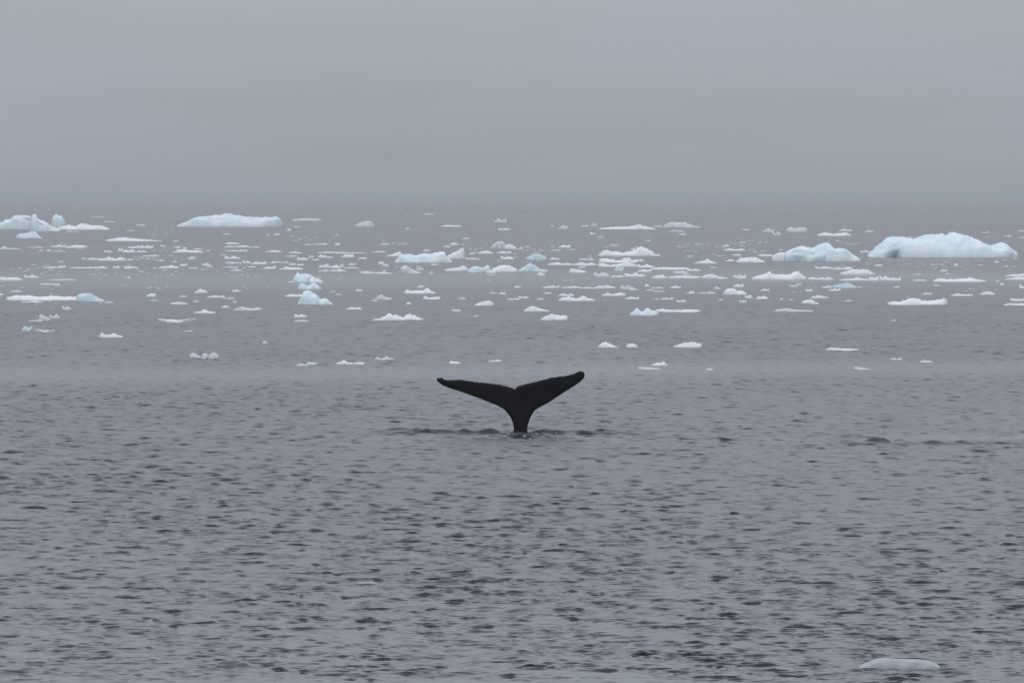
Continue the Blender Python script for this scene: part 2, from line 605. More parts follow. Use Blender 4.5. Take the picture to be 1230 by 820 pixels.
# ---- the ice one can name: (name, category, material, foot row, crest "x,y x,y ...", label, short name, options)
NAMED = [
 ('iceberg', 'iceberg', 'b', 275.6, '-14,272 -8,268 0,266.6 3,267.2 6.5,264 12.4,263.3 17,259.6 22,258.4 28,257.8 34,259.3 38,261 41,266',
  'large rounded pale blue berg cut off by the left edge', 'the rounded berg at the left edge', dict(big=1, hollow=[(34, 5, 5, 1.2)])),
 ('iceberg', 'iceberg', 'b', 277.8, '35.5,270 37,263 38.6,258 40.5,256.8 42.4,257.4 45,261.5 47.5,264.6 53,265.4 57,268 63.5,271.8 71.5,276.5',
  'pale blue berg with a pointed spire beside the left edge', 'the spired berg', dict(big=1)),
 ('ice_block', 'ice block', 'b', 274.0, '61.8,268 62.3,261.5 65,258.9 70,257.7 74.8,260 78,265.2 79.5,270',
  'tall round ice block standing behind the low snowy floe at far left', 'the tall round block', dict(depth=3.2)),
 ('ice_floe', 'ice floe', 'w', 275.9, '68,274.5 78,271.2 82.6,269.9 88,272 93,271.2 97.5,268.9 104,268.9 108,271.2 113,270.6 121,271.2 132,274.8',
  'long low snowy floe tapering right from the round block at far left', 'the tapering snowy floe', dict(big=1)),
 ('ice_block', 'ice block', 'b', 286.0, '19,284 23,281 30,280.3 35,279 43,278.3 45.5,281 47,284 51.5,285.6',
  'small flat-topped ice block floating in front of the two left bergs', 'the small flat-topped block', {}),
 ('ice_floe', 'ice floe', 'w', 289.6, '126.5,289 133,287 140,286 151,285 155,286 175,287.8 194,289.2',
  'long thin white floe lying left of the broad flat berg', 'the long thin white floe', {}),
 ('iceberg', 'iceberg', 'b', 272.4, '212,271.3 215,269.9 223,266.9 228,264 233,261.2 241,260.5 250,259.8 257,258.6 266,257.9 269.6,256.2 275,256.3 280,257.6 288,259.5 294,260.5 310,261.3 320,260.8 334,260.8 336.4,262.8 340,269',
  'broad low pale blue berg with a flat right end near the fog line', 'the broad flat berg', dict(big=1, hollow=[(331, 8, 9, 2.2)])),
 ('ice_chunk', 'ice chunk', 'g', 272.2, '427,270 432,267.5 438,266 441,264.8 446,266.5 450,270.5',
  'small hazy ice chunk alone right of the broad flat berg', 'the lone hazy chunk', {}),
 ('ice_floe', 'ice floe', 'g', 265.2, '350,264.3 356,263 370,262.6 380,262.5 387,264',
  'very faint flat floe in the fog just right of the broad flat berg', None, {}),
 ('iceberg', 'iceberg', 'g', 273.4, '797,271 803,268 806,266.5 812,268 818,266.5 825,268 832,270.5 842,273',
  'faint grey berg dissolving in the fog right of centre', 'the faint foggy berg', {}),
 ('ice_floe', 'ice floe', 'w', 275.4, '720,274 735,272.7 750,272.5 760,271.5 768,269.4 775,272 783,273.5 788,275',
  'long hazy floe with a low peak left of the faint foggy berg', 'the long hazy floe', {}),
 ('ice_floe', 'ice floe', 'w', 283.3, '982,281.6 990,279.6 1000,281 1010,280.3 1015,279 1023,282',
  'thin snowy floe just behind the peaked blue berg on the right', None, {}),
 ('ice_chunk', 'ice chunk', 'g', 278.7, '944,275 950,273 955,274.5 960,273 968,273.5 971,276.5',
  'hazy two-humped chunk behind the left end of the peaked blue berg', None, {}),
 ('iceberg', 'iceberg', 'b', 313.8, '942,306 946,301.5 952,299 958,296.5 964,296 970,297.5 976,297 982,294.5 988,292.5 993,291.2 996,293.5 999,297 1004,299 1010,297.5 1015,298.5 1020,302 1025,306 1030,309 1034,313',
  'peaked pale blue berg second largest of the two on the right', 'the peaked blue berg', dict(big=1, hollow=[(954, 11, 8, .8), (985, 14, 5, .35)])),
 ('ice_block', 'ice block', 'w', 313.2, '927,309 930,306 936,303.2 944,303 947,307',
  'low white ice block touching the left end of the peaked blue berg', None, {}),
 ('iceberg', 'iceberg', 'b', 309.2, '1042,306 1047,302 1050,299 1054,295.5 1059,292.5 1063,288.5 1066,285.5 1072,284.3 1078,284.3 1086,286.5 1094,287.5 1101,287 1105,285 1110,281.5 1118,281 1124,281.5 1127,280.3 1132,281.5 1139,282 1143,280 1148,279.3 1153,281 1160,283.5 1168,286.3 1177,289 1183,292.5 1186,294.8 1194,294.8 1198,293 1202,292 1208,293 1213,297 1217,300 1222,303',
  'largest iceberg of all, bright with a dark hollow at its foot', 'the largest berg', dict(big=1, hollow=[(1080, 15, 9, 1.7), (1098, 10, 6, 1.1), (1178, 9, 6, 1.0), (1214, 4, 6, .8)])),
 ('iceberg', 'ice chunk', 'b', 339.0, '352,337 353.5,333.5 355,330 357.5,326.6 359.5,330 363,329.3 368,329 374,330.5 377,333 384,335.5 388,338.4',
  'white hump-backed growler, farthest of three in a line left of centre', 'the hump-backed growler', dict(big=1)),
 ('ice_chunk', 'ice chunk', 'b', 347.2, '357.5,346 359,343 362,340.5 366,341.5 369,344 373,341.5 377,339.5 382,343 387,346.5',
  'low two-peaked growler, middle of three in a line left of centre', 'the two-peaked growler', {}),
 ('iceberg', 'ice chunk', 'b', 365.8, '357.5,363.5 361,358 364,350 368,348.5 373,349 378,353 384,357.5 386,360 389,358 393,359.5 400,365.2',
  'pale green-blue growler with a tall hump, nearest of three in line', 'the tall-humped growler', dict(big=1)),
 ('ice_floe', 'ice floe', 'w', 356.2, '342,355.5 347,353.8 352,353 358,354 366,353.5',
  'thin white floe touching the left side of the tall-humped growler', None, {}),
 ('iceberg', 'iceberg', 'b', 315.4, '474,314 478,309.5 480,306.5 484,305.5 492,305 497,307 502,306.5 506,304.5 512,304 517,305 522,303.8 530,303 534,303 535,306 538,309 543,313.5',
  'wide low pale blue berg left of centre in the drift ice', 'the wide low berg', dict(big=1, hollow=[(528, 6, 4, .8)])),
 ('ice_chunk', 'ice chunk', 'w', 310.6, '536,308.5 543,304 548,302.5 551,300.5 555,298 558,298.3 557,302 556,305 559,309.5',
  'jagged chunk with a raised horn behind the wide low berg', 'the horned chunk', {}),
 ('ice_floe', 'ice floe', 'w', 307.5, '463,306.8 470,306 475,304 480,302 483,304.5 484,306.5',
  'snowy floe tucked behind the left end of the wide low berg', None, {}),
 ('ice_chunk', 'ice chunk', 'g', 328.0, '481,321.5 486,318.5 492,322 500,325.4 506,327.5',
  'slanting grey ice slab in front of the wide low berg', None, {}),
 ('ice_chunk', 'ice chunk', 'g', 298.2, '589,297.3 594,292.5 598,290.2 603,290 607,292.5 609,297',
  'grey dome of ice with a shaded foot just left of centre frame', 'the grey ice dome', dict(hollow=[(599, 7, 5, .35)])),
 ('ice_chunk', 'ice chunk', 'w', 299.0, '606,295.5 612,293 617,295 621,298',
  'white rounded chunk touching the right side of the grey ice dome', None, {}),
 ('ice_floe', 'ice floe', 'w', 304.6, '573,304 578,302.2 583,301.2 588,301.8 593,304',
  'lens-shaped white floe just in front of the grey ice dome', None, {}),
 ('ice_floe', 'ice floe', 'w', 325.2, '534,323.8 545,322 552,321.5 555,319 560,320 563,324',
  'white floe with a raised right end, leftmost of four in a row', 'the raised-end floe', {}),
 ('ice_chunk', 'ice chunk', 'b', 327.4, '562,324 570,319.6 575,320.5 580,322 586,318 588,320 590,325',
  'hollowed white chunk with a curled rim, second in the row of four', 'the hollowed chunk', dict(hollow=[(578, 5, 5, .35)])),
 ('ice_chunk', 'ice chunk', 'w', 326.4, '590,323.5 597,320.5 603,318.5 611,318.5 616,321 622,324',
  'bright smooth white hump beside the pale triangular berg bit', 'the bright smooth hump', {}),
 ('ice_chunk', 'ice chunk', 'c', 326.2, '622,325.3 630,320 635,317 638,316 643,318.5 648,323 659,325',
  'pale green-grey triangular berg bit, rightmost in the row of four', 'the pale triangle', {}),
 ('ice_chunk', 'ice chunk', 'c', 312.2, '632,309.5 640,306 646,304.5 651,306.5 657,308.5',
  'ragged grey-white chunk behind the pale triangular berg bit', 'the ragged chunk', {}),
 ('ice_floe', 'ice floe', 'w', 307.2, '718,306 723,303 725,300 732,300.5 735,303 738,301.5 743,301.5 746,304 758,302 764,299.5 769,297 774,297 779,300 787,304',
  'long lumpy ice raft rising to a hump at its right end', 'the lumpy raft', {}),
 ('ice_floe', 'ice floe', 'w', 315.5, '719,312.5 722,310 730,311 740,313 746,312.5 750,310 752,308 754,311 756,308.5 758,312 766,314.5',
  'tangled white ice raft directly in front of the lumpy raft', 'the tangled raft', {}),
 ('ice_floe', 'ice floe', 'w', 320.2, '718,317.5 724,316.3 732,318.3 741,317.5 750,315 758,315.5 766,318.6',
  'curved lower limb of ice along the front of the tangled raft', None, {}),
 ('ice_floe', 'ice floe', 'w', 323.6, '781,322.6 792,321.3 810,321.2 826,321.6 829,323',
  'long ruler-straight white floe right of the tangled raft', 'the straight floe', {}),
 ('ice_floe', 'ice floe', 'w', 333.6, '802,332.6 812,331.4 826,331.6 842,332.2',
  'long flat strip of ice leading left from a small hump', 'the flat strip', {}),
 ('ice_floe', 'ice floe', 'w', 333.6, '842,332.8 850,329.5 856,329.3 862,331.5 867,333',
  'small white hump at the right end of the flat strip', None, {}),
 ('ice_floe', 'ice floe', 'w', 327.2, '683,326 686,322.6 692,323.5 698,324.5 705,326.3',
  'bright wedge-shaped white floe midway between pale triangle and tangled raft', 'the bright wedge', {}),
 ('ice_floe', 'ice floe', 'w', 316.4, '834,315.8 843,313.5 848,312.4 849.5,310 852,312.5 861,315.8',
  'white floe with one sharp central point, right of the rafts', 'the sharp-pointed floe', {}),
 ('ice_floe', 'ice floe', 'w', 315.0, '884,314 888,311 890,308 892,310.5 900,309 907,309 914,312 919,314.3',
  'arched white floe left of the peaked blue berg', 'the arched floe', {}),
 ('ice_floe', 'ice floe', 'w', 335.3, '903,334 912,330.6 920,329 925,327 929,330 940,330 950,330 953,326.5 958,325.3 962,327 963,330 969,333.5',
  'long lumpy white raft in front of the peaked blue berg', 'the right-hand raft', {}),
 ('ice_floe', 'ice floe', 'w', 329.2, '1009,328 1018,325.5 1027,323.5 1035,323 1044,324 1047,327',
  'plump white floe between the peaked blue berg and the near drift', 'the plump floe', {}),
 ('ice_floe', 'ice floe', 'w', 338.2, '1121,337 1128,334.5 1135,335.5 1150,335.5 1160,334.5 1168,334 1175,336 1185,337.7',
  'long uneven white floe in front of the largest berg', 'the long uneven floe', {}),
 ('ice_chunk', 'ice chunk', 'c', 345.6, '999,344 1006,342 1012,341 1018,340 1024,342 1029,344.5',
  'crumbled blue-green heap of slush ice below the right-hand raft', 'the crumbled heap', {}),
 ('ice_floe', 'ice floe', 'w', 360.6, '8,357.4 18,355.6 25,354.9 35,355 45,356.8 55,356.3 65,355.3 72,356.6 85,356.3 98,358',
  'very long flat white floe near the left edge', 'the very long floe', {}),
 ('ice_chunk', 'ice chunk', 'c', 362.2, '92,355.5 98,352.9 105,352 110,353 114,356 120,358.6 126,361',
  'blue-grey lump on the right end of the very long floe', None, {}),
 ('ice_chunk', 'ice chunk', 'g', 384.6, '47,379 49,377.3 51,378.5 57,381 62,384',
  'leaning grey ice slab with dark water under it near left edge', 'the leaning slab', {}),
 ('ice_floe', 'ice floe', 'w', 396.4, '40,394.4 46,395.2 54,397 62,396.2 69.5,394.6',
  'curved white sliver of ice sagging in the middle, near left edge', 'the sagging sliver', dict(bend=3.0)),
 ('ice_floe', 'ice floe', 'w', 405.4, '119,403 121,400.3 123,400 126,402 130,402 136,400.8 142,402 148,404.4',
  'white floe with a knob at its left end, nearest at left', 'the knobbed floe', {}),
 ('ice_floe', 'ice floe', 'w', 384.6, '189,383.0 197,383.3 205,384.0 213,384.9 220,384.1 228,382.6 236,381.4',
  'long white floe bent like a shallow V, left of centre', 'the V-bent floe', dict(bend=2.4)),
 ('ice_floe', 'ice floe', 'w', 376.0, '233,375.2 241,374 245,371.5 250,374 259,375',
  'small white floe with a central bump behind the V-bent floe', None, {}),
 ('ice_floe', 'ice floe', 'g', 372.4, '280,371.6 287,369.6 292,367.6 296,369.6 303,370.5 308,369.4 315,370.6',
  'low grey-white floe with an off-centre bump left of the tall-humped growler', None, {}),
 ('ice_chunk', 'ice chunk', 'g', 429.8, '227.5,427 229,425 231,423.8 236,425.5 242,429',
  'smooth grey lump, leftmost of three small lumps in a row', 'the three small lumps', {}),
 ('ice_chunk', 'ice chunk', 'g', 430.2, '242,428 244,425 247,424.2 249,425.6 250.5,428.4',
  'smallest grey lump, middle of three small lumps in a row', None, {}),
 ('ice_chunk', 'ice chunk', 'g', 430.3, '249.5,427.5 253,424.6 257,423.2 260,424.2 263,428',
  'rounded grey lump, rightmost of three small lumps in a row', None, {}),
 ('ice_floe', 'ice floe', 'w', 437.9, '404,436.2 410,434 413,431.8 416,434.8 425,436 433,435 438,435.5',
  'low white floe with a small knob left of the whale tail', 'the low knobbed floe', {}),
 ('ice_floe', 'ice floe', 'w', 384.5, '448,383.8 457,382.5 462,379.5 466,377.3 473,378 480,379.5 485,381.5 488,377.5 491,376.3 495,378.5 500,380 509,383.5',
  'white twin-humped floe alone in open water left of centre', 'the twin-humped floe', {}),
 ('ice_floe', 'ice floe', 'w', 352.4, '485,351.6 488,348.5 491,347.5 494,349.8 500,348.5 506,349.5 511,347.5 515,346 517,349.5 524,351.8',
  'jagged white floe with raised ends, left of centre', 'the jagged floe', {}),
 ('ice_floe', 'ice floe', 'w', 359.5, '508,357.5 511,355 515,357.8 521,357 529,356.4',
  'small white floe just in front of the jagged floe', None, {}),
 ('ice_chunk', 'ice chunk', 'g', 359.6, '450,358.3 456,355 459,354 462,356.5 471,358.3',
  'pointed grey-white chunk left of the jagged floe', None, {}),
 ('ice_chunk', 'ice chunk', 'w', 366.7, '570,366 576,363.7 581,362 586,361 590,362 593.5,365',
  'smooth white whaleback of ice alone near centre', 'the smooth whaleback', {}),
 ('ice_floe', 'ice floe', 'w', 374.0, '629,372.6 635,369.5 640,368 646,370 652,371.6 660,372.8',
  'pale floe with a rounded left end right of the smooth whaleback', 'the round-ended floe', {}),
 ('ice_floe', 'ice floe', 'w', 384.2, '649,383.2 655,380 661,377.6 670,378.4 682,379.6',
  'stacked-looking pale floe just in front of the round-ended floe', None, {}),
 ('ice_floe', 'ice floe', 'w', 361.2, '671,359.6 677,357.2 683,356 690,358.5 696,358 698,355 703,355 705,358 715,360.2',
  'white floe with a square block on its right half', 'the block-topped floe', {}),
 ('ice_floe', 'ice floe', 'w', 355.3, '723,354 730,352 736,353.5 745,351.5 752,352.2',
  'long white floe right of the block-topped floe', None, {}),
 ('ice_chunk', 'ice chunk', 'w', 417.4, '718.5,415.5 723,412 728,410.8 733,413 738,415.5 743,417',
  'small white chunk trailing to a point right of the whale tail', 'the trailing chunk', {}),
 ('ice_chunk', 'ice chunk', 'w', 417.1, '752,415 755,413 761,412.7 766,415.5',
  'compact white lump just right of the trailing chunk', None, {}),
 ('ice_floe', 'ice floe', 'w', 417.2, '808,416.4 815,414 822,412 830,411 836,411.5 843,413',
  'white arched floe farther right of the whale tail', 'the near arched floe', {}),
 ('ice_floe', 'ice floe', 'g', 443.5, '766,440 770,440.6 780,441.2 794,442.8',
  'flat grey sliver nearest the whale tail on its right', 'the flat grey sliver', {}),
 ('ice_chunk', 'ice chunk', 'b', 378.8, '756.5,377 761,374 764,371 766,369.8 768,373.5 773,374.5 776,371 779,370 782,373 786,373.5 791,376',
  'pale blue chunk with two shark-fin points right of centre', 'the two-finned chunk', {}),
 ('ice_floe', 'ice floe', 'w', 374.6, '787,372.5 795,371.2 803,372.3 812,372.8 825,371.6 841,372.6',
  'thin white arm of ice stretching right from the two-finned chunk', None, {}),
 ('ice_floe', 'ice floe', 'w', 353.6, '868,352.8 871,348.5 874,346.5 882,346.5 885,349 891,349.3 897,352.4',
  'ragged white slab with a trailing tail, right of centre', 'the ragged slab', {}),
 ('ice_floe', 'ice floe', 'w', 358.0, '974,357 984,354.3 988,356 996,357.2',
  'white floe with a single soft point below the crumbled heap', None, {}),
 ('ice_chunk', 'ice chunk', 'w', 364.0, '962,363.2 968,360.4 974,359.6 979,361.8',
  'pale domed chunk, left one of an overlapping pair on the right', 'the overlapping pair', {}),
 ('ice_chunk', 'ice chunk', 'w', 365.3, '973.5,364.2 977,362.2 984,364.4',
  'bright small chunk, right one of an overlapping pair on the right', None, {}),
 ('ice_floe', 'ice floe', 'g', 374.2, '929,373.2 937,371 945,370.3 955,372 977,373.2',
  'long thin greyish floe in front of the overlapping pair', 'the long greyish floe', {}),
 ('ice_floe', 'ice floe', 'w', 420.4, '992,418.6 1000,418 1010,418.5 1031,419.4',
  'lone straight white sliver in open water on the right', 'the lone sliver', {}),
 ('ice_floe', 'ice floe', 'g', 444.4, '1025,440.8 1031,440.8 1036,442 1046,443.7',
  'faint grey broken sliver below the lone sliver on the right', None, {}),
 ('ice_floe', 'ice floe', 'w', 366.2, '1066,363.8 1072,362.2 1080,363 1088,360.6 1095,359 1103,359.3 1110,361.6 1120,361.5 1130,359.5 1135,358 1138,363',
  'large white floe with an upturned right end, on the right', 'the upturned floe', {}),
 ('ice_floe', 'ice floe', 'w', 353.9, '1176.5,353 1183,350.5 1190,350.4 1195.5,353',
  'small white dome-shaped floe right of the upturned floe', 'the dome-shaped floe', {}),
 ('ice_floe', 'ice floe', 'w', 361.2, '1213,358.4 1220,358.8 1230,359.2 1242,360',
  'farther of two white floes cut off by the right edge', None, {}),
 ('ice_floe', 'ice floe', 'w', 366.9, '1205,366.2 1211,364.6 1225,364.3 1245,365',
  'nearer of two white floes cut off by the right edge', 'the two right-edge floes', {}),
 ('growler', 'ice chunk', 'a', 803.0, '1031,802.7 1038,799 1046,795.5 1054,793.2 1064,792.2 1072,792.4 1082,793.2 1095,793.3 1108,794 1118,795.2 1125,798.6 1130,802.6',
  'smooth pale grey growler awash alone in the near foreground', 'the foreground growler', dict(big=1, depth=0.55)),
 ('ice_floe', 'ice floe', 'a', 700.5, '428,700.2 436,699.4 446,699.2 454,700.2',
  'faint ice awash in the foreground, lower left of the whale tail', None, {}),
]

# ---- the small scraps: x from, x to, foot row, crest row, material
SMALL = '''
80.6 88 278.8 277.2 w;88 95 279 278 g;61 78 296.6 293.6 w;79 103 297.6 294 w;3 8 297.6 295 w;-6 24 299.1 297.6 g;56 61.5 301.6 299 w;
33 52 297.6 296 g;62 79 302.2 301 g;46 52 301.8 300.2 g;125 135 303 300 w;141 148 301.6 296.6 w;147 160 303 299 w;153 163 298 296 w;
98 103 311 309 w;104 124 311.8 309.6 w;120 150 313 308 w;153 160 312.6 310.5 w;52 70 321.8 320 w;69 79 321.6 318.4 w;70 77 315 313 g;
84 108 322.2 320.6 w;106 129 322 319.6 w;136 145 322 318.4 w;149 158 322.6 319.6 w;152 157 334 332 w;-8 26 336.2 332.2 w;30 45.5 333 329.6 w;
60 90 336.2 335 g;48 66 341.6 340 w;65 72 342.6 340.4 w;125 138 266.8 265.4 g;110 125 260.6 259.4 g;152 160 277.6 276 g;
164 175 271.3 269.2 g;207 214 290.3 288.4 w;192 199 296 294 w;156 173 297.6 294.6 w;170 184 297.9 294 w;150 163 303.2 299.6 w;164 176 302.8 300 w;
209 217 297.6 295.4 w;219 225 298.6 296.4 w;230 243 300 297.8 g;209 243 303.2 299.8 w;247 253 301.8 299.8 w;271 287 293.2 291 w;270 300 296.8 294.8 w;
271 286 302 299.4 g;284 297 301.6 299.4 w;270 288 310.7 306.8 w;264 272 306.7 305.4 w;203 208 307.2 305.8 g;172 191 308 306 w;226 234 311 307.8 w;
168 172 310.2 308.8 w;176 180 311 309.4 w;152 160 312.8 311 w;190 198 313.6 311.8 w;207 213 315.2 312.4 g;216 225 319.2 316 w;243 253 319 315.4 w;
270 290 316.2 314.4 w;292 301 315.8 312.2 w;302 320 317.2 313.8 w;193 214 321.8 319 w;183 188 322.6 321 g;150 166 321.8 319.4 w;194 201 324.8 323 g;
249 256 320.8 319 w;268 286 321.2 319.8 g;298 307 321.2 318.8 w;276 292 325.2 323.4 g;226 238 322.6 320.2 g;268 276 281.6 279.6 g;
352 361 273.2 271.4 g;344 350 277.2 274 w;320 324.5 282.8 280.8 w;329 336 282.2 279.8 w;402 407 283.2 280.8 g;402 408.5 294.8 290.8 w;378 393 293.9 291.9 w;
365 378 294.2 292.9 g;300 312 297.4 296 w;320 338 302.7 300.4 w;348 362 304.2 301.8 w;382 408 303.8 302.2 w;404 438 304.4 302.8 w;447 463 303.2 301.5 w;
343 357 308.2 306.6 w;357 370 312.2 308.3 w;370 377 310.2 305.8 g;382 392 309.2 305.1 w;375 384 312.5 310.6 w;390 400 309.8 307.4 g;410 425 308.7 305 w;
430 441 310.9 308.6 w;325 336 315.5 313.4 w;336 348 315.7 313.9 w;347 355 318.2 315.3 w;357 366 318.7 316.3 w;316 331 322.7 319.3 w;300 305 321.2 319.4 w;
337 363 323.7 319.8 w;383 391 321.4 317.2 w;389 396 321.6 315.6 w;396 410 321.8 316.4 w;408 414 321.4 316 c;418 427 318.2 315.3 w;413 431 322.2 320.8 w;
382 396 325.7 323.8 w;397 415 325.7 323.3 w;434 448 328.2 325 w;446 470 328.6 326.6 w;346 353 339 337 w;508 517 302.2 298.4 g;459 468 293.7 291.4 w;
450 463 303.2 301.5 g;454 462 317 313.6 w;459 466.5 319.2 316.8 w;458 464 328 325 w;500 509 324.2 321.2 g;515 520.5 329.2 325.3 g;518 526 318.8 317.2 w;
530 554 272.2 270 w;555 564 287.2 285.3 w;541 550 294.2 290.8 w;533 541.5 296.8 294.4 w;486 492 275.7 273.2 g;599 613 276.2 273.9 w;563 571 305.2 302.8 w;
598 614 304.2 301.2 w;560 576 311.5 308.8 w;602 617 311.2 306.8 w;585 596 327.8 323.2 w;586 595 330.7 329 g;501 510 344.8 342 w;508 522 258 255.6 g;
594 609 267 262.2 g;623 628.5 299.2 296.3 w;629 637 297.2 295.8 w;645 654.5 330.2 326.8 w;661 666 272.2 269.8 g;671 682 275.2 269.8 g;697 708 272.2 269.8 g;
710 718 272.2 267 g;708 714.5 281.2 278.8 w;718 725.5 285.7 283.3 g;672 685 297.2 293.3 w;660 673 301.2 299.6 g;684 690.5 300.2 298.6 g;732 744 295.2 293.3 g;
660 672.5 311.7 309 w;659 688 318.2 315.3 w;696 714 312.2 310.1 w;690 716 318.7 315 w;694 703 322.2 318.2 g;757 763 300 297.8 w;737 749 325.2 319.2 c;
782 794 307.2 304.6 w;761 774 313.7 310.6 w;766 786 321.2 317.3 w;766 782 326.2 322.6 w;826 841 325.2 322.3 w;810 826 327.7 324.8 w;818 831 330.2 328.6 g;
713 732 331.7 326 g;734 749 332.7 330.5 w;751 775 331.7 327.3 w;783 801 333.7 329.8 w;862 874 334.5 331.8 w;617 625.5 345.4 342.8 w;652 671 345.7 342.6 w;
674 698 345.7 343.8 w;696 717 346.2 344.6 w;715 738 345.7 341.8 w;745 762 347.2 342 g;785 796 272.7 270.3 g;804 821 278.2 276.3 g;815 824 282.2 279.8 g;
775 781.5 289.7 287.8 w;892 900 276.7 274.3 g;867 876 296 293.6 w;871 895 300.9 298.3 w;879 891 307 304.8 w;887 896 291.7 289.6 g;824 833 308.2 306.3 g;
871 882 313.8 311.3 w;852 861 321.7 319.8 g;880 888.5 332.7 330.3 w;885 896 334.2 329.3 w;774 780 344.2 340.8 w;782 798 346.4 344.6 w;805 817 345.8 342.8 w;
881 893 344.4 340.2 w;916 930 278.7 272.5 g;1007 1023 277.7 274.3 g;1039 1049 279.2 275.3 g;928 938 282.2 277.2 g;911 929 307.5 305 w;904 918 314.8 310.8 w;
980 1002 322.7 319.1 w;1002 1024 323.5 320.8 w;1043 1051 329.2 326.8 w;1010 1042 336.5 333.6 w;1042 1056 336.7 331 w;970 988 335.4 332.3 w;984 1001 335.8 332.6 w;
947 958 344.2 342.3 w;956 963 342.2 339.3 g;987 1001 345.5 342.8 w;1027 1036 345.2 343.3 w;1051 1061 319.2 316.8 w;1057 1070 336.4 330 w;1066 1082 336.6 332.6 w;
1034 1044.5 303 300.3 w;1089 1099 285.4 284 g;1179 1189 279.7 277.8 g;1206 1215 284.2 281.8 g;1224 1238 286.2 283.8 g;1223 1238 278.2 275.8 g;
1194 1200.5 315.2 312.8 w;1146 1151.5 319.5 316.3 w;1206 1211.5 320.2 318.3 w;1129 1137.5 325.7 323.3 w;1134 1141 329.7 328.1 g;1098 1107 329.7 328.3 g;
1097 1113 337.2 335.3 w;1209 1246 331.7 328.6 w;1210 1246 335.5 332.8 w;1201 1206.5 342.2 339.8 w;1196 1200.5 338.2 336.3 w;1225 1240 346.2 341.8 w;
1074 1081 345.2 343.1 w;1121 1129 343.2 341.3 g;-12 4 354.2 351.8 w;11 26 350.7 348.3 g;126 137 363.5 361.8 w;25 51 363.2 361.2 w;75 86 372.2 366.4 g;
35 51 385.7 383.8 w;59 72.5 382.2 377.3 g;26 38 397.6 389.6 c;176 187 356.2 351 w;178 189.5 361.4 359.5 w;205 225 365.2 362.6 w;215 224 356.7 353.6 g;
234 249 351.7 346.4 w;279 289 350.2 347 w;249 269 357.5 353.8 w;267 282 358.9 356.8 g;232 239 362.7 360.3 g;279 285 363.7 360.8 g;266 275 369.2 366.5 w;
222 232 398.2 396.2 g;427 435.5 349.4 346.8 w;397 403 350.7 348.9 g;403 410 354.2 352.3 g;416 434.5 371.7 368.3 w;354 368.5 380.7 377.1 w;353 370 386.2 384.1 w;
315 321 412.2 409.6 w;357 369 438.7 436.8 c;368 381 437.7 434 c;447 455 361.7 359.6 w;488 494 365.2 362.6 w;588 597 352.2 350.8 g;599 608 353.2 350.8 w;
551 560 359.2 356.8 g;543 554 374.2 370 g;568 575 380.2 377.8 g;451 473 432.2 428 g;540 553 436.4 433.1 w;587 603 434 432.1 w;623 636 358 355.3 w;
609 625 360 358 w;645 654 359.7 357.3 g;652 664 353 350.8 w;671 689 355.2 351.8 w;755 767 348 346 w;751 767 359.2 356 w;776 785 348.7 346.6 g;
784 798 350.4 348.8 g;825 834 352.7 349.3 w;839 859 352.5 350.6 w;857 865 347.2 343.8 g;895 904 358.2 353.2 w;784 794 360 358.3 g;794 808 359.7 357.1 w;
813 825 362.7 359.8 w;888 897 362.7 360.1 w;863 869 360.2 358.8 g;783 801 438.7 434.6 w;848 857 444.2 442.3 g;913 924 349.2 346.3 w;908 923 359 355 w;
936 941 360.2 357.8 g;947 953 360.5 358.8 g;968 977 349.4 347 w;995 1009 349 345.8 w;1015 1022 362 359.8 w;1108 1120 353.5 351.1 w;1143 1168 355 352.8 w;
1069 1076 385.2 383.8 g;1069 1083 432.2 429.4 g;1105 1120 434.7 432.3 g;
'''


def small_profile(x0, x1, base, top, rnd):
    w = x1 - x0
    x0, w = x0 - 0.06 * w, w * 1.12
    h = base - top
    pts = []
    k = 7 if w < 14 else 12
    if w / max(h, .3) > 7:                        # flat floe with a few low lumps
        peak = rnd.uniform(0.25, 0.75)
        for i in range(k):
            u = i / (k - 1)
            e = min(1, 5 * min(u, 1 - u) + 0.25)
            f = e * (0.62 + 0.18 * rnd.uniform(-1, 1)) + 0.42 * math.exp(-((u - peak) / 0.12) ** 2)
            pts.append((x0 + w * u, base - h * min(1.05, f)))
    else:                                         # chunk with an off-centre top
        peak = rnd.uniform(0.28, 0.72)
        second = (peak + rnd.uniform(0.3, 0.6)) % 1.0
        k = max(k, 9)
        for i in range(k):
            u = i / (k - 1)
            f = u / peak if u < peak else (1 - u) / (1 - peak)
            if w > 7:
                f = max(0.85 * f ** 1.3, 0.9 * math.exp(-((u - second) / 0.13) ** 2), 0.38 * min(1, 6 * min(u, 1 - u)))
            f = 0.08 + 0.92 * max(0, f) ** rnd.uniform(0.65, 1.25)
            f *= 1 + 0.26 * rnd.uniform(-1, 1) * (1 if 0 < i < k - 1 else 0)
            pts.append((x0 + w * u, base - h * f))
    return pts


def add_ice(name, mat, pts, base, label, cat, group=None, seed=0, **kw):
    me, loc = ice_mesh(name, pts, base, seed=seed, **kw)
    me.materials.append(MAT[mat])
    o = bpy.data.objects.new(name, me)
    o.location = loc
    o['label'] = label
    o['category'] = cat
    if group:
        o['group'] = group
    COL.objects.link(o)
    return o


marks = []
for i, (name, cat, mat, base, crest, label, short, opt) in enumerate(NAMED):
    pts = [tuple(map(float, q.split(','))) for q in crest.split()]
    add_ice(name, mat, pts, base, label, cat, 'bergs and floes drifting on the sea', seed=100 + i, **opt)
    if short:
        marks.append(((pts[0][0] + pts[-1][0]) / 2, base, pts[0][0], pts[-1][0], short))

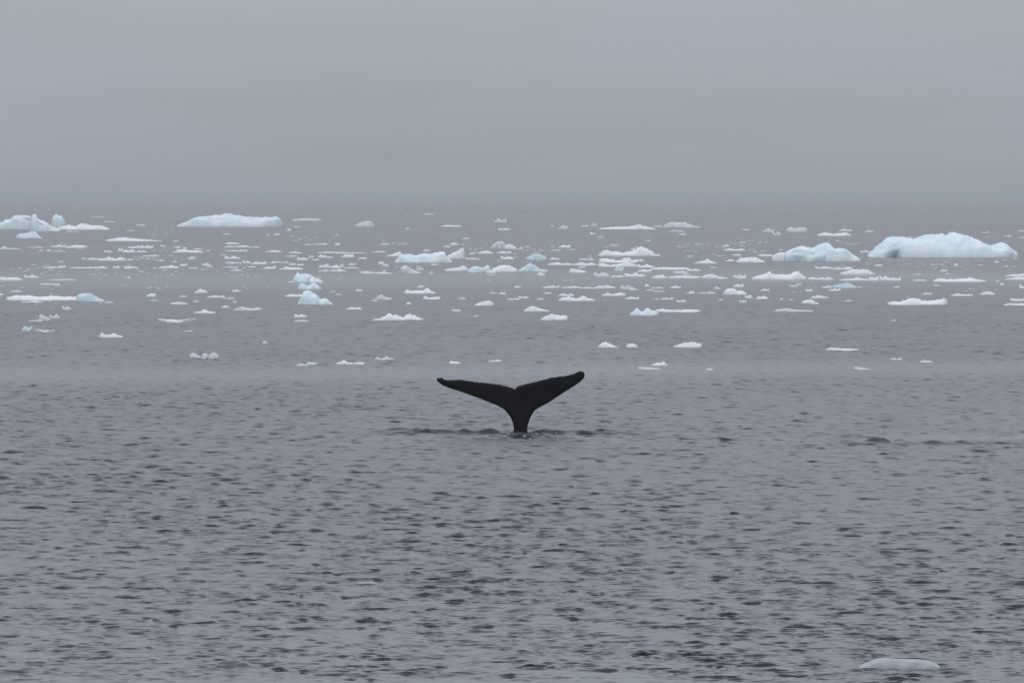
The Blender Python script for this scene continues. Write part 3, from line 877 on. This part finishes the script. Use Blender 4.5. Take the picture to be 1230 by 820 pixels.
scraps = []
for q in SMALL.replace('\n', '').split(';'):
    if q.strip():
        a = q.split()
        scraps.append((*map(float, a[:4]), a[4]))
        if a[4] == 'w' and float(a[2]) - float(a[3]) < 2.1:
            scraps[-1] = (*scraps[-1][:4], 'p')
NUM = ['', 'first', 'second', 'third', 'fourth', 'fifth', 'sixth', 'seventh', 'eighth', 'ninth', 'tenth', 'eleventh', 'twelfth'] + [f'{k}th' for k in range(13, 41)]
described = {}
for s in scraps:
    x0, x1, base, top, mat = s
    xc = (x0 + x1) / 2
    flat = (x1 - x0) / (base - top) > 6
    tone = {'w': 'white', 'g': 'grey', 'c': 'glassy', 'p': 'pale', 'a': 'very faint grey'}[mat]
    kind = 'sliver' if flat else 'scrap'
    best = min(marks, key=lambda m: max(0, m[2] - xc, xc - m[3]) + 2.2 * abs(m[1] - base))
    if best[2] - 4 <= xc <= best[3] + 4:
        where = 'in front of' if base > best[1] else 'behind'
    else:
        where = 'left of' if xc < best[0] else 'right of'
    described.setdefault((tone, kind, where, best[4]), []).append(s)
i = 0
for (tone, kind, where, mark), lst in described.items():
    lst.sort(key=lambda s: s[0] + s[1])
    for j, s in enumerate(lst):
        x0, x1, base, top, mat = s
        n_ = len(lst)
        core = f'{tone} ice {kind}'
        if n_ == 1:
            label = f'{"thin" if kind == "sliver" else "small"} {core} {where} {mark}'
        else:
            pos = ('left' if j == 0 else 'right') if n_ == 2 else 'leftmost' if j == 0 else 'rightmost' if j == n_ - 1 else \
                'middle' if n_ == 3 else f'{NUM[j + 1]} from left'
            label = f'{pos} of {"two" if n_ == 2 else "the"} {core}s {where} {mark}'
        rnd = random.Random(int(x0 * 31 + base * 7))
        add_ice('ice_floe' if kind == 'sliver' else 'ice_chunk', mat, small_profile(x0, x1, base, top, rnd), base, label,
                'ice floe' if kind == 'sliver' else 'ice chunk', 'small scraps of drift ice', seed=int(x0 * 13 + base))
        i += 1


# ---- the finest crumbs of ice between the floes, too many to count
def build_crumbs():
    rnd = random.Random(21)
    g = bmesh.new()
    hubs = [(rnd.uniform(-20, 1250), rnd.choice([rnd.gauss(304, 9), rnd.gauss(318, 6), rnd.gauss(292, 10), rnd.gauss(345, 9)])) for _ in range(75)]
    for hx, hy in hubs:
        for k in range(rnd.randint(4, 12)):
            px, py = hx + rnd.gauss(0, 16), hy + rnd.gauss(0, 2.0)
            if py < 272:
                continue
            Y = dist(py)
            mpp = K * Y
            w = rnd.uniform(0.8, 4.5) * mpp
            h = rnd.uniform(0.25, 0.8) * mpp
            X, _ = at(px, py, Y)
            n_ = 7
            top = g.verts.new((X + rnd.uniform(-.3, .3) * w, Y + rnd.uniform(-.1, .1), h))
            low = [g.verts.new((X + math.cos(6.283 * i / n_) * w * rnd.uniform(.7, 1.2), Y + math.sin(6.283 * i / n_) * w * rnd.uniform(.4, .9), -0.08)) for i in range(n_)]
            mid = [g.verts.new((v.co.x * .75 + top.co.x * .25, v.co.y * .75 + top.co.y * .25, h * rnd.uniform(.35, .9))) for v in low]
            for i in range(n_):
                j = (i + 1) % n_
                g.faces.new((low[i], low[j], mid[j], mid[i]))
                g.faces.new((mid[i], mid[j], top))
            g.faces.new(low[::-1])
    me = bpy.data.meshes.new('brash_ice')
    g.to_mesh(me)
    g.free()
    me.materials.append(MAT['g'])
    o = bpy.data.objects.new('brash_ice', me)
    o['kind'] = 'stuff'
    o['label'] = 'fine crumbs of brash ice strewn between the floes'
    o['category'] = 'brash ice'
    COL.objects.link(o)


build_crumbs()


# ------------------------------------------------------------------ splash at the foot of the tail
def build_splash():
    rnd = random.Random(8)
    bm = bmesh.new()
    spots = [(626, 518.4, 2.2, .9), (619, 519.6, 1.6, .9), (645, 514.2, 1.6, 1.0), (650, 514.6, 1.8, 1.1), (654, 523, 2.4, .8), (629, 524.0, 4.5, .5), (636, 526.5, 3, .5),
             (612, 521, 2.0, .7), (600, 518, 1.2, .6), (661, 518, 1.6, .8), (676, 517, 1.5, .8), (690, 517, 1.6, .7), (687, 520.5, 2.4, .6), (575, 519, 1.6, .6),
             (484, 517.4, 2.4, .8), (493, 519, 2, .6), (470, 518, 1.4, .6), (705, 519, 1.4, .6), (642, 519.5, 2.0, .6), (606, 523.5, 2.0, .5), (668, 521, 1.6, .6)]
    for (px, py, w, h) in spots:
        Y = dist(py + 1.2)
        mpp = K * Y
        x, z = at(px, py, Y)
        for k in range(3):
            r = bmesh.ops.create_icosphere(bm, subdivisions=1, radius=1.0)
            ox, oz, oy = rnd.uniform(-w, w) * .45 * mpp, rnd.uniform(-.4, .5) * h * mpp, rnd.uniform(-.2, .2)
            sc = rnd.uniform(.45, .9)
            for v in r['verts']:
                v.co = Vector((x + ox + v.co.x * w * .42 * mpp * sc * rnd.uniform(.8, 1.2), Y + oy + v.co.y * .08,
                               max(z, 0.03) + oz + v.co.z * h * .5 * mpp * sc * rnd.uniform(.8, 1.2)))
    me = bpy.data.meshes.new('splash')
    bm.to_mesh(me)
    bm.free()
    m, n, l, p = new_mat('foam')
    p.inputs['Base Color'].default_value = (0.7, 0.74, 0.77, 1)
    p.inputs['Roughness'].default_value = 0.5
    me.materials.append(m)
    o = bpy.data.objects.new('water_splash', me)
    o['kind'] = 'stuff'
    o['label'] = 'white flecks of splashed water round the foot of the whale tail'
    o['category'] = 'splash'
    COL.objects.link(o)


build_splash()


# ------------------------------------------------------------------ haze over the whole sea
def build_haze():
    bm = bmesh.new()
    bmesh.ops.create_cube(bm, size=1.0)
    for v in bm.verts:
        v.co = Vector((v.co.x * 33000, v.co.y * 33000, 3.6 + v.co.z * 9.6))
    me = bpy.data.meshes.new('haze')
    bm.to_mesh(me)
    bm.free()
    m = bpy.data.materials.new('haze_air')
    m.use_nodes = True
    n, l = m.node_tree.nodes, m.node_tree.links
    n.clear()
    o_ = N(n, 'ShaderNodeOutputMaterial')
    v = N(n, 'ShaderNodeVolumePrincipled')
    v.inputs['Color'].default_value = (0.61, 0.65, 0.665, 1)
    v.inputs['Density'].default_value = 0.000165
    v.inputs['Anisotropy'].default_value = 0.0
    l.new(v.outputs[0], o_.inputs['Volume'])
    me.materials.append(m)
    o = bpy.data.objects.new('haze', me)
    o['kind'] = 'stuff'
    COL.objects.link(o)


build_haze()
